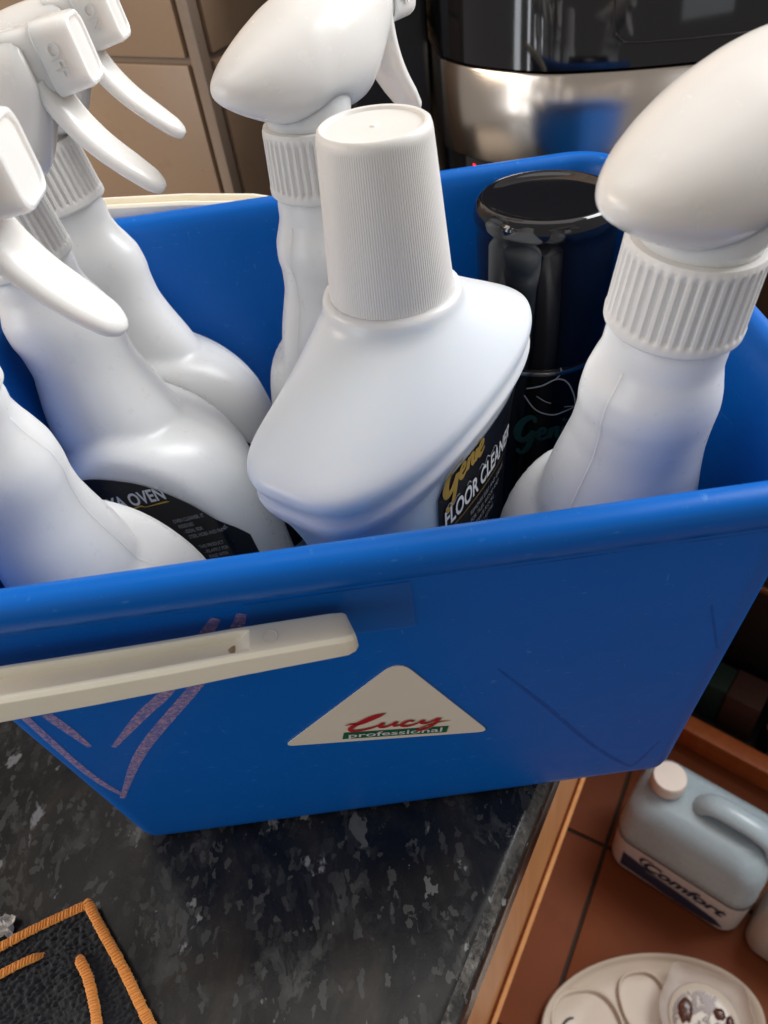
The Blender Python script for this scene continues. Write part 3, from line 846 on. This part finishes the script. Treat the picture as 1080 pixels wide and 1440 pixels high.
# print on the side towards the camera
A0 = math.atan2(-.32, -.02)
def cf(x, z): return (.0301*math.cos(A0+x/.0301), .0301*math.sin(A0+x/.0301), z)
lf = [[(-.011, .122, .0006), (-.004, .124, .0007), (.003, .127, .0007), (.0085, .124, .0006), (.013, .115, .0006), (.0145, .108, .0006)], [(-.012, .118, .0005), (-.006, .110, .0006), (.002, .1065, .0007), (.009, .1072, .0006), (.0145, .108, .0005)],
      [(.0025, .127, .0006), (.005, .130, .0006), (.0045, .133, .0006)], [(-.006, .118, .0004), (-.002, .115, .0004), (.001, .1135, .0004)], [(.008, .110, .0004), (.0135, .1085, .0004)]]
M_dimwhite = plastic('print_silver', (.60, .60, .60), .4, .1)
mapped('leaf_print', [ribbon2d([(x, z+.003, w) for x, z, w in l]) for l in lf], cf, M_dimwhite, can)
M_teal = plastic('print_teal', (.018, .085, .082), .4, .5)
mapped('script_lettering', genie(-.016, .0895, .0165), cf, M_teal, can)

# ------------------------------------------------------------------ coffee machine behind
APP = Vector((.175, .40, 0))
app = tag(empty('coffee_machine', APP, (0, 0, R(0))), 'glossy black appliance with a curved steel band behind the bucket', 'appliance')
def appring(z, off=0):
    out = []
    pts = [(-.0845, .10), (-.0845, .0), (-.0842, -.058), (-.0827, -.071), (-.0734, -.0906), (-.0579, -.1112), (-.0266, -.1376), (.0059, -.150), (.0345, -.1573), (.0675, -.1624), (.100, -.1640), (.120, -.158), (.130, -.140), (.132, -.10), (.132, .10)]
    S = catmull(pts, 6)
    for p in S:
        q = Vector((p.x, p.y)); d = Vector((q.x, q.y-.03)).normalized()
        out.append(Vector((q.x+d.x*off, q.y+d.y*off+.13*(z-.17)*(1 if q.y < .05 else 0), z)))
    return out
def shell(zs_, name, mat, sharp=40):
    mb = MB(); mb.loft([appring(z, o) for o, z in zs_]); return mb.build(name, mat, app, True, sharp)
shell([(-.004, .001), (-.003, .003), (-.003, .1425)], 'lower_body', M_black)
shell([(-.003, .1430), (.0006, .1430), (.0012, .1438), (.0012, .1985), (.0006, .1996), (-.004, .1996)], 'steel_band', M_steel)
shell([(-.004, .2000), (-.003, .2004), (-.003, .35), (-.006, .355)], 'upper_body', M_black)
# panel groove on the upper front
def appfront(x, z, off=-.0024):
    best = min([p for p in appring(z, off) if p.y < -.05], key=lambda p: abs(p.x-x)); return best
m = MB()
path = [(.0116, .31), (.0116, .226), (.0130, .2190), (.0170, .2150), (.0230, .2137), (.055, .2130), (.11, .2125)]
C = catmull(path, 8)
m.loft([[Vector((p.x-.0006, appfront(p.x, p.y).y+.0004, p.y-.0006)), Vector((p.x+.0006, appfront(p.x, p.y).y+.0004, p.y+.0006)), Vector((p.x+.0004, appfront(p.x, p.y).y-.0006, p.y+.0004)), Vector((p.x-.0004, appfront(p.x, p.y).y-.0006, p.y-.0004))] for p in C])
m.build('panel_edge', M_housing, app, True)
m = MB(); m.box((-.150, -.02, .0008), (-.0865, .10, .36), .006, 3); m.build('rear_housing', M_housing, app, True, 40)
M_led, t_, p_ = nt('red_led'); p_.inputs['Base Color'].default_value = (.3, .0, .0, 1); p_.inputs['Emission Color'].default_value = (1, .02, .05, 1); setp(p_, Emission_Strength=2.0)
q = appfront(-.068, .137, -.0025)
m = MB(); m.loft([[Vector((-.068+r_*math.cos(R(a)), q.y+y_, .137+r_*math.sin(R(a)))) for a in range(0, 360, 45)] for r_, y_ in ((.0009, .002), (.0009, -.0006))]); m.build('led', M_led, app)

# ------------------------------------------------------------------ cloth
clothc = Vector((-.1474, -.1300, 0))
e1 = Vector((-.940, -.345, 0)).normalized(); e2 = Vector((.575, -.818, 0)).normalized()
cloth = tag(empty('microfibre_cloth', clothc), 'black ribbed cloth with orange stitched binding on the worktop', 'cloth')
M_cloth, t_, p_ = nt('black_cloth'); p_.inputs['Base Color'].default_value = (.008, .009, .012, 1); setp(p_, Roughness=.8, Sheen_Weight=.3)
p_.inputs['Sheen Tint'].default_value = (.5, .55, .7, 1)
bump(t_, p_, noise(t_, 900, 3, .6, coord(t_)).outputs[0], .9, .0006)
M_orange, t_, p_ = nt('orange_thread')
oc = mix(t_, noise(t_, 700, 4, .7, coord(t_)).outputs[0], (.80, .26, .030), (1.0, .44, .08)); t_.links.new(oc, p_.inputs['Base Color']); setp(p_, Roughness=.75, Sheen_Weight=.3)
wv = t_.nodes.new('ShaderNodeTexNoise'); wv.inputs['Scale'].default_value = 1500; t_.links.new(coord(t_), wv.inputs['Vector']); bump(t_, p_, wv.outputs[0], .8, .0004)
from mathutils import noise as mn
m = MB(); NN = 190; SZ = .105
v, fc = [], []
for i in range(NN+1):
    for j in range(NN+1):
        a, b = SZ*i/NN, SZ*j/NN
        p = e1*a + e2*b
        w = mn.noise(Vector((a*40, b*40, 3)))*.0012
        q = mn.noise(Vector((a*420, b*900, 0)))*.0016 + mn.noise(Vector((a*1000, b*800, 5)))*.0008
        ed = min(a, b)
        z = .0042 + w + q*min(ed/.004, 1) + .0016*math.exp(-((min(a, b)-.020)/.006)**2)
        v.append(Vector((p.x, p.y, z)))
        if i and j: k = (i-1)*(NN+1)+j-1; fc.append((k, k+NN+1, k+NN+2, k+1))
m.add(v, fc); m.build('cloth_sheet', M_cloth, cloth, True)
def binding(path, w, name='binding', zb=.0045, th=.0008):
    C = catmull(path, 30); mb = MB(); rings = []
    L = 0; N = len(C)
    for i, p in enumerate(C):
        if i: L += (C[i]-C[i-1]).length
        d = (C[min(i+1, N-1)]-C[max(i-1, 0)]).normalized(); side = Vector((-d.y, d.x, 0))
        wob = .00030*mn.noise(Vector((L*300, 1, 7)))+.00022*abs(math.sin(L*math.pi/.0021))
        ww = w/2*(1 if i > 4 and i < N-5 else .6)
        rings.append([p+side*((ww+wob)*math.cos(2*math.pi*k/12)) + Vector((0, 0, th*(.9+.05*math.sin(L*2*math.pi/.0022))*math.sin(2*math.pi*k/12))) for k in range(12)])
    mb.loft(rings); o = mb.build(name, M_orange, cloth, True)
    # overlock stitches: slanting threads over the band, proud at both edges
    mb = MB(); L = 0; nxt = .0008
    for i in range(1, N):
        L += (C[i]-C[i-1]).length
        if L > nxt:
            nxt += .00125+random.uniform(-.00015, .00015)
            p = C[i]; d = (C[i]-C[i-1]).normalized(); side = Vector((-d.y, d.x, 0)); j_ = random.uniform(.47, .60)
            ptsS = [p-side*w*j_-d*.0006+Vector((0, 0, -.0002)), p-side*w*.34-d*.0003+Vector((0, 0, th*.95)), p+Vector((0, 0, th*1.1)), p+side*w*.34+d*.0003+Vector((0, 0, th*.95)), p+side*w*random.uniform(.47, .60)+d*.0006+Vector((0, 0, -.0002))]
            u = d*.00042; z_ = Vector((0, 0, .00034))
            mb.loft([[q+u, q+z_, q-u, q-z_] for q in ptsS])
    if mb.v: mb.build('stitching', M_orange, o, True)
H = .0052
binding([e1*.0002+e2*.0005+Vector((0, 0, H)), e1*.012+Vector((0, 0, H)), e1*.03+Vector((0, 0, H+.0005)), e1*.06+e2*.0012+Vector((0, 0, H)), e1*.10+Vector((0, 0, H))], .0038)
binding([e2*-.0015+Vector((0, 0, H+.0003)), e2*.014+Vector((0, 0, H)), e2*.035+e1*-.0006+Vector((0, 0, H+.0006)), e2*.06+Vector((0, 0, H)), e2*.10+Vector((0, 0, H))], .0040)
G = .0068
binding([e1*.0130+e2*.0200+Vector((0, 0, G-.003)), e1*.0125+e2*.0235+Vector((0, 0, G)), e1*.0125+e2*.032+Vector((0, 0, G+.0005)), e1*.0150+e2*.045+Vector((0, 0, G)), e1*.019+e2*.06+Vector((0, 0, G)), e1*.022+e2*.09+Vector((0, 0, G))], .0040)
binding([e1*.0240+e2*.0125+Vector((0, 0, G-.0035)), e1*.029+e2*.0125+Vector((0, 0, G-.0005)), e1*.040+e2*.0125+Vector((0, 0, G)), e1*.06+e2*.014+Vector((0, 0, G)), e1*.09+e2*.015+Vector((0, 0, G))], .0034)

# crumpled scrap beside the cloth
M_paper = plastic('white_paper', (.62, .60, .57), .6, .15, dirt=((.3, .27, .23), 120, .62))
sc_ = MB(); rr2 = random.Random(4); v = []; fc = []
for i in range(7):
    for j in range(7):
        v.append(Vector((-.1905+i*.0016+rr2.uniform(-.0006, .0006), -.1385+j*.0014+rr2.uniform(-.0006, .0006), .0012+.004*rr2.random())))
        if i and j: k = (i-1)*7+j-1; fc.append((k, k+7, k+8, k+1))
sc_.add(v, fc)
o = sc_.build('paper_scrap', M_paper, None, False); s_ = o.modifiers.new('s', 'SOLIDIFY'); s_.thickness = .0003
tag(o, 'small crumpled white scrap beside the orange bound cloth', 'paper scrap')

# ------------------------------------------------------------------ things on the floor
ZF = -.9
# softener jug: local x along its broad front, y to the back
JB = Vector((.2690, .1640, ZF)); jd = Vector((.4065-.2818, .0395-.1583, 0)).normalized(); jang = math.atan2(jd.y, jd.x)
jug = tag(empty('softener_jug', JB, (0, 0, jang)), 'pale blue jug with white cap and handle on the terracotta floor', 'jug')
JW, JD, JH = .195, .115, .225
M_jug = plastic('jug_plastic', (.42, .51, .56), .28, .05, sss=.8, sssr=(.03, .035, .04))
m = MB(); rings = []
for z, ins, r_ in [(0, .006, .02), (.003, .002, .024), (.010, 0, .026), (.10, 0, .026), (.112, .0, .026), (.116, -.001, .027), (.120, 0, .026), (.165, .001, .028), (.185, .006, .03), (.200, .016, .03), (.208, .028, .026)]:
    rings.append(rrect(JW/2-ins, JD/2-ins, min(r_, JD/2-ins-.001), z, 6, JW/2, JD/2))
m.loft(rings); m.build('jug_body', M_jug, jug, True, 60)
# grip: bar rising over a hollow
m = MB()
C = catmull([(.085, .168, 0), (.088, .205, 0), (.102, .226, 0), (.135, .230, 0), (.168, .224, 0), (.184, .205, 0), (.187, .170, 0)], 8)
rings = []
for i, p in enumerate(C):
    d = (C[min(i+1, len(C)-1)]-C[max(i-1, 0)]).normalized(); nn = Vector((-d.y, d.x))
    rings.append([Vector((p.x+nn.x*.0105*math.cos(2*math.pi*k/16), JD/2+.016*math.sin(2*math.pi*k/16), p.y+nn.y*.0105*math.cos(2*math.pi*k/16))) for k in range(16)])
m.loft(rings); m.build('grip', M_jug, jug, True)
def lat2(prof, cx, cy, n=32): return [[Vector((cx+r*math.cos(2*math.pi*j/n), cy+r*math.sin(2*math.pi*j/n), z)) for j in range(n)] for r, z in prof]
m = MB(); m.loft(lat2([(.019, .195), (.019, .212), (.0225, .2125), (.0235, .215), (.0228, .234), (.0212, .2365), (.015, .237), (.002, .237)], .040, JD/2))
m.build('jug_cap', plastic('jug_cap_plastic', (.80, .70, .63), .5, .05), jug, True, 40)
M_jlabel = plastic('jug_label', (.60, .55, .53), .5, .06)
M_navy = plastic('jug_navy', (.02, .03, .07), .5, .1)
def wrap(x, z, o):
    return (x, -o, z)
def jugband(z0, z1, o, name, mat):
    mb = MB(); mb.loft([rrect(JW/2+o, JD/2+o, .026+o, z, 6, JW/2, JD/2) for z in (z0, z1)], False, False); return mb.build(name, mat, jug, True)
jl = jugband(.012, .098, .0006, 'jug_label', M_jlabel)
jugband(.0985, .1015, .0009, 'label_border', M_navy)
mapped('dark_panel', [([(.022, .018), (.12, .013), (.165, .015), (.178, .024), (.165, .036), (.13, .042), (.08, .050), (.022, .064)], [(0, 1, 2, 3, 4, 5, 6, 7)])], lambda x, z: (x, -.0014, z), M_navy, jl)
tv, tf = text2d('concentrated fabric softener', .0075, 0, .9, .0001)
mapped('small_print', [([(x+.060, y+.0465) for x, y in tv], tf)], lambda x, z: (x, -.0018, z), M_inkgrey, jl)
tv, tf = text2d('Comfort', .036, .35, .92, .0012)
mapped('lettering', [([(x+.050, y+.056) for x, y in tv], tf)], lambda x, z: (x, -.0014, z), M_navy, jl)
mapped('swash', [ribbon2d([(.052, .062, .002), (.048, .072, .004), (.053, .083, .004), (.066, .085, .002)])], lambda x, z: (x, -.0016, z), M_navy, jl)

# second white bottle at the frame edge
SB2 = Vector((.418, .022, ZF))
sb = tag(empty('white_bottle', SB2, (0, 0, jang)), 'white plastic bottle lying low at the right edge beside the jug', 'bottle')
m = MB(); rings = []
for z, ins in [(0, .010), (.004, .004), (.012, 0), (.06, 0), (.10, .002), (.13, .008), (.15, .02), (.165, .03)]:
    rings.append(rrect(.06-ins, .045-ins, max(.024-ins*.3, .004), z, 6, .06, .045))
m.loft(rings); m.build('bottle_body', plastic('off_white', (.52, .46, .42), .4, .05), sb, True, 60)
m = MB(); m.loft(lat2([(.014, .163), (.014, .185), (.012, .187), (.002, .187)], .06, .045)); m.build('cap', M_collar, sb, True, 40)

# wooden board standing behind the jug, and the dark recess behind it
bd0 = Vector((.452, .330, ZF)); 
wb = tag(empty('wooden_board', bd0, (0, 0, jang)), 'reddish orange wooden board standing behind the blue jug', 'board')
m = MB(); m.box((-.12, .0, .0), (.55, .018, .050), .003, 2); m.build('panel', M_woodred, wb, True, 40)
m = MB(); m.box((-.118, -.006, .0505), (.55, .024, .063), .003, 2); m.build('top_rail', M_woodred, wb, True, 40)

ov = tag(empty('dark_cupboard', bd0 + Vector((math.cos(jang+R(90)), math.sin(jang+R(90)), 0))*.06, (0, 0, jang)), 'black glossy cupboard behind the wooden board at the right edge', 'cupboard')
m = MB(); m.box((-.15, .08, .0), (.65, .34, .80), .004, 2); m.build('carcass', M_housing, ov, True, 40)
m = MB(); m.box((-.13, .068, .30), (.62, .079, .312), .002, 2); m.build('chrome_strip', M_steel, ov, True, 40)
m = MB(); m.box((-.15, -.038, .0005), (.65, .0795, .012), .002, 2); m.build('base_shelf', M_housing, ov, True, 40)
bx = tag(empty('brown_box', ov.location + Vector((math.cos(jang), math.sin(jang), 0))*.03 + Vector((math.cos(jang+R(90)), math.sin(jang+R(90)), 0))*.0 + Vector((0, 0, .0125)), (0, 0, jang)), 'dull brown carton with dark green side behind the wooden board', 'carton')
m = MB(); m.box((0, 0, 0), (.055, .06, .10), .002, 2); m.build('carton_body', plastic('brown_card', (.05, .016, .010), .7, .2), bx, True, 40)
m = MB(); m.box((-.05, .004, 0), (-.001, .058, .098), .002, 2); m.build('green_side', plastic('green_card', (.004, .022, .016), .7, .2), bx, True, 40)
bg_ = tag(empty('black_bag', ov.location + Vector((math.cos(jang), math.sin(jang), 0))*.17 + Vector((math.cos(jang+R(90)), math.sin(jang+R(90)), 0))*.025 + Vector((0, 0, .0125)), (0, 0, jang)), 'black patterned bag with pale blotches beside the brown carton', 'bag')
M_bag, t_, p_ = nt('bag_pattern')
n = noise(t_, 34, 2, .4, coord(t_), .6); t_.links.new(ramp(t_, n.outputs[0], [(.62, (.006, .006, .006)), (.66, (.22, .21, .18))]).outputs[0], p_.inputs['Base Color']); setp(p_, Roughness=.5)
m = MB(); rings = []
for z, s in [(0, .9), (.01, 1), (.04, 1.02), (.07, .96), (.10, .9), (.11, .8)]:
    rings.append([p + Vector((mn.noise(Vector((p.x*30, p.y*30, z*30)))*.006, mn.noise(Vector((p.x*30, p.y*30, z*30+9)))*.006, 0)) for p in rrect(.07*s, .04*s, .02*s, z, 6)])
m.loft(rings); m.build('bag_body', M_bag, bg_, True, 60)

# divided plate with clear bear-eared bowl
PC = Vector((.262, -.060, ZF))
plate = tag(empty('divided_plate', PC, (0, 0, jang*0)), 'cream divided plate with face markings on the floor', 'plate')
M_plate = plastic('plate_cream', (.62, .52, .42), .35, .05)
def oval(a, b, n=72, cx=0, cy=0): return lambda z: [Vector((cx+a*math.cos(2*math.pi*j/n), cy+b*math.sin(2*math.pi*j/n), z)) for j in range(n)]
m = MB()
pr = [(.86, 0), (.90, .001), (.97, .010), (1.0, .016), (.985, .0185), (.955, .017), (.93, .012), (.88, .006), (.6, .0045), (.2, .0042)]
m.loft([oval(.150*s, .085*s)(z) for s, z in pr]); m.build('plate_dish', M_plate, plate, True, 60)
for cx, cy, a, b in [(-.085, -.006, .048, .058), (.0, .028, .032, .036)]:
    mb = MB(); rings = []
    for s, z in [(1.06, .004), (1.04, .012), (1.0, .0135), (.96, .012), (.92, .004)]: rings.append([Vector((cx+sup(a*s, b*s, 2.6, 2*math.pi*j/48)[0], cy+sup(a*s, b*s, 2.6, 2*math.pi*j/48)[1], z)) for j in range(48)])
    mb.loft(rings, False, False); mb.build('divider', M_plate, plate, True)
M_dk = plastic('dark_mark', (.03, .018, .012), .5, .1)
mapped('eye_mark', [ribbon2d([(-.122, .009, .002), (-.115, .016, .0035), (-.108, .020, .0035), (-.100, .021, .002)])], lambda x, y: (x, y, .0066), M_dk, plate)
mapped('nose_mark', [ribbon2d([(-.094, -.030, .006), (-.085, -.026, .014), (-.076, -.030, .006)])], lambda x, y: (x, y, .0066), M_dk, plate)
M_bowl, t_, p_ = nt('clear_bowl'); p_.inputs['Base Color'].default_value = (.75, .66, .60, 1); setp(p_, Roughness=.25, Alpha=.42)
bowl = tag(empty('bear_bowl', PC + Vector((.068, -.004, .0195)), (0, 0, R(-25))), 'clear shallow bowl with two round ears, lying on the plate with brown leftovers', 'bowl')
def bear(s):
    out = []
    for j in range(96):
        a = 2*math.pi*j/96
        r_ = .060+.012*math.exp(-((math.degrees(a)-52)/15)**2)+.012*math.exp(-((math.degrees(a)-128)/15)**2)
        out.append((r_*s*math.cos(a), r_*s*math.sin(a)*.95))
    return out
m = MB(); m.loft([[Vector((x, y, z)) for x, y in bear(s)] for s, z in [(.80, 0), (.84, .001), (.95, .012), (1.0, .018), (.985, .019), (.94, .013), (.82, .003), (.2, .0022)]]); m.build('bowl_shell', M_bowl, bowl, True, 60)
M_white2 = plastic('yoghurt_white', (.62, .54, .45), .3, .1)
m = MB(); m.loft([[Vector((.046*s*math.cos(2*math.pi*j/40), .044*s*math.sin(2*math.pi*j/40), z)) for j in range(40)] for s, z in [(1, .0032), (.97, .0045), (.6, .005), (.05, .0052)]]); m.build('bowl_lining', M_white2, bowl, True)
M_smear, t_, p_ = nt('brown_smear')
p_.inputs['Base Color'].default_value = (.11, .035, .014, 1); setp(p_, Roughness=.25)
n = noise(t_, 55, 5, .6, coord(t_), .5)
tr_ = t_.nodes.new('ShaderNodeBsdfTransparent'); mx = t_.nodes.new('ShaderNodeMixShader')
t_.links.new(ramp(t_, n.outputs[0], [(.47, (0, 0, 0)), (.52, (1, 1, 1))]).outputs[0], mx.inputs[0])
t_.links.new(tr_.outputs[0], mx.inputs[1]); t_.links.new(p_.outputs[0], mx.inputs[2])
t_.links.new(mx.outputs[0], t_.nodes['Material Output'].inputs['Surface'])
m = MB(); m.loft([[Vector((.040*q*math.cos(2*math.pi*j/40), .038*q*math.sin(2*math.pi*j/40)-.004, .0058+.0003*(1-q))) for j in range(40)] for q in (1, .6, .05)], False, True)
m.build('smear', M_smear, bowl, True)
M_brown = plastic('brown_leftovers', (.10, .028, .012), .25, .4, bumpd=.0006, bscale=140)
fd = tag(empty('food_leftover', PC + Vector((.068, -.004, .0195)) + Vector((0, 0, .0062)), (0, 0, R(-25))), 'glossy brown food leftovers in the clear bowl', 'food')
for k, (cx, cy, a, b) in enumerate([(-.024, .004, .010, .015), (.006, -.016, .022, .010), (.018, .013, .008, .007), (.031, .006, .005, .009)]):
    mb = MB(); rings = []
    for s, z in [(1, -.001), (.97, .0006), (.8, .0016), (.4, .0024), (.05, .0026)]:
        rings.append([Vector((cx+a*s*(1+.22*mn.noise(Vector((math.cos(t)*1.5, math.sin(t)*1.5, k*3))))*math.cos(t), cy+b*s*(1+.25*mn.noise(Vector((math.cos(t)*2, math.sin(t)*2, k*5))))*math.sin(t), z+.0008*mn.noise(Vector((cx*90+t, s*4, k))))) for t in [2*math.pi*j/30 for j in range(30)]])
    mb.loft(rings); mb.build('food_piece', M_brown, fd, True)
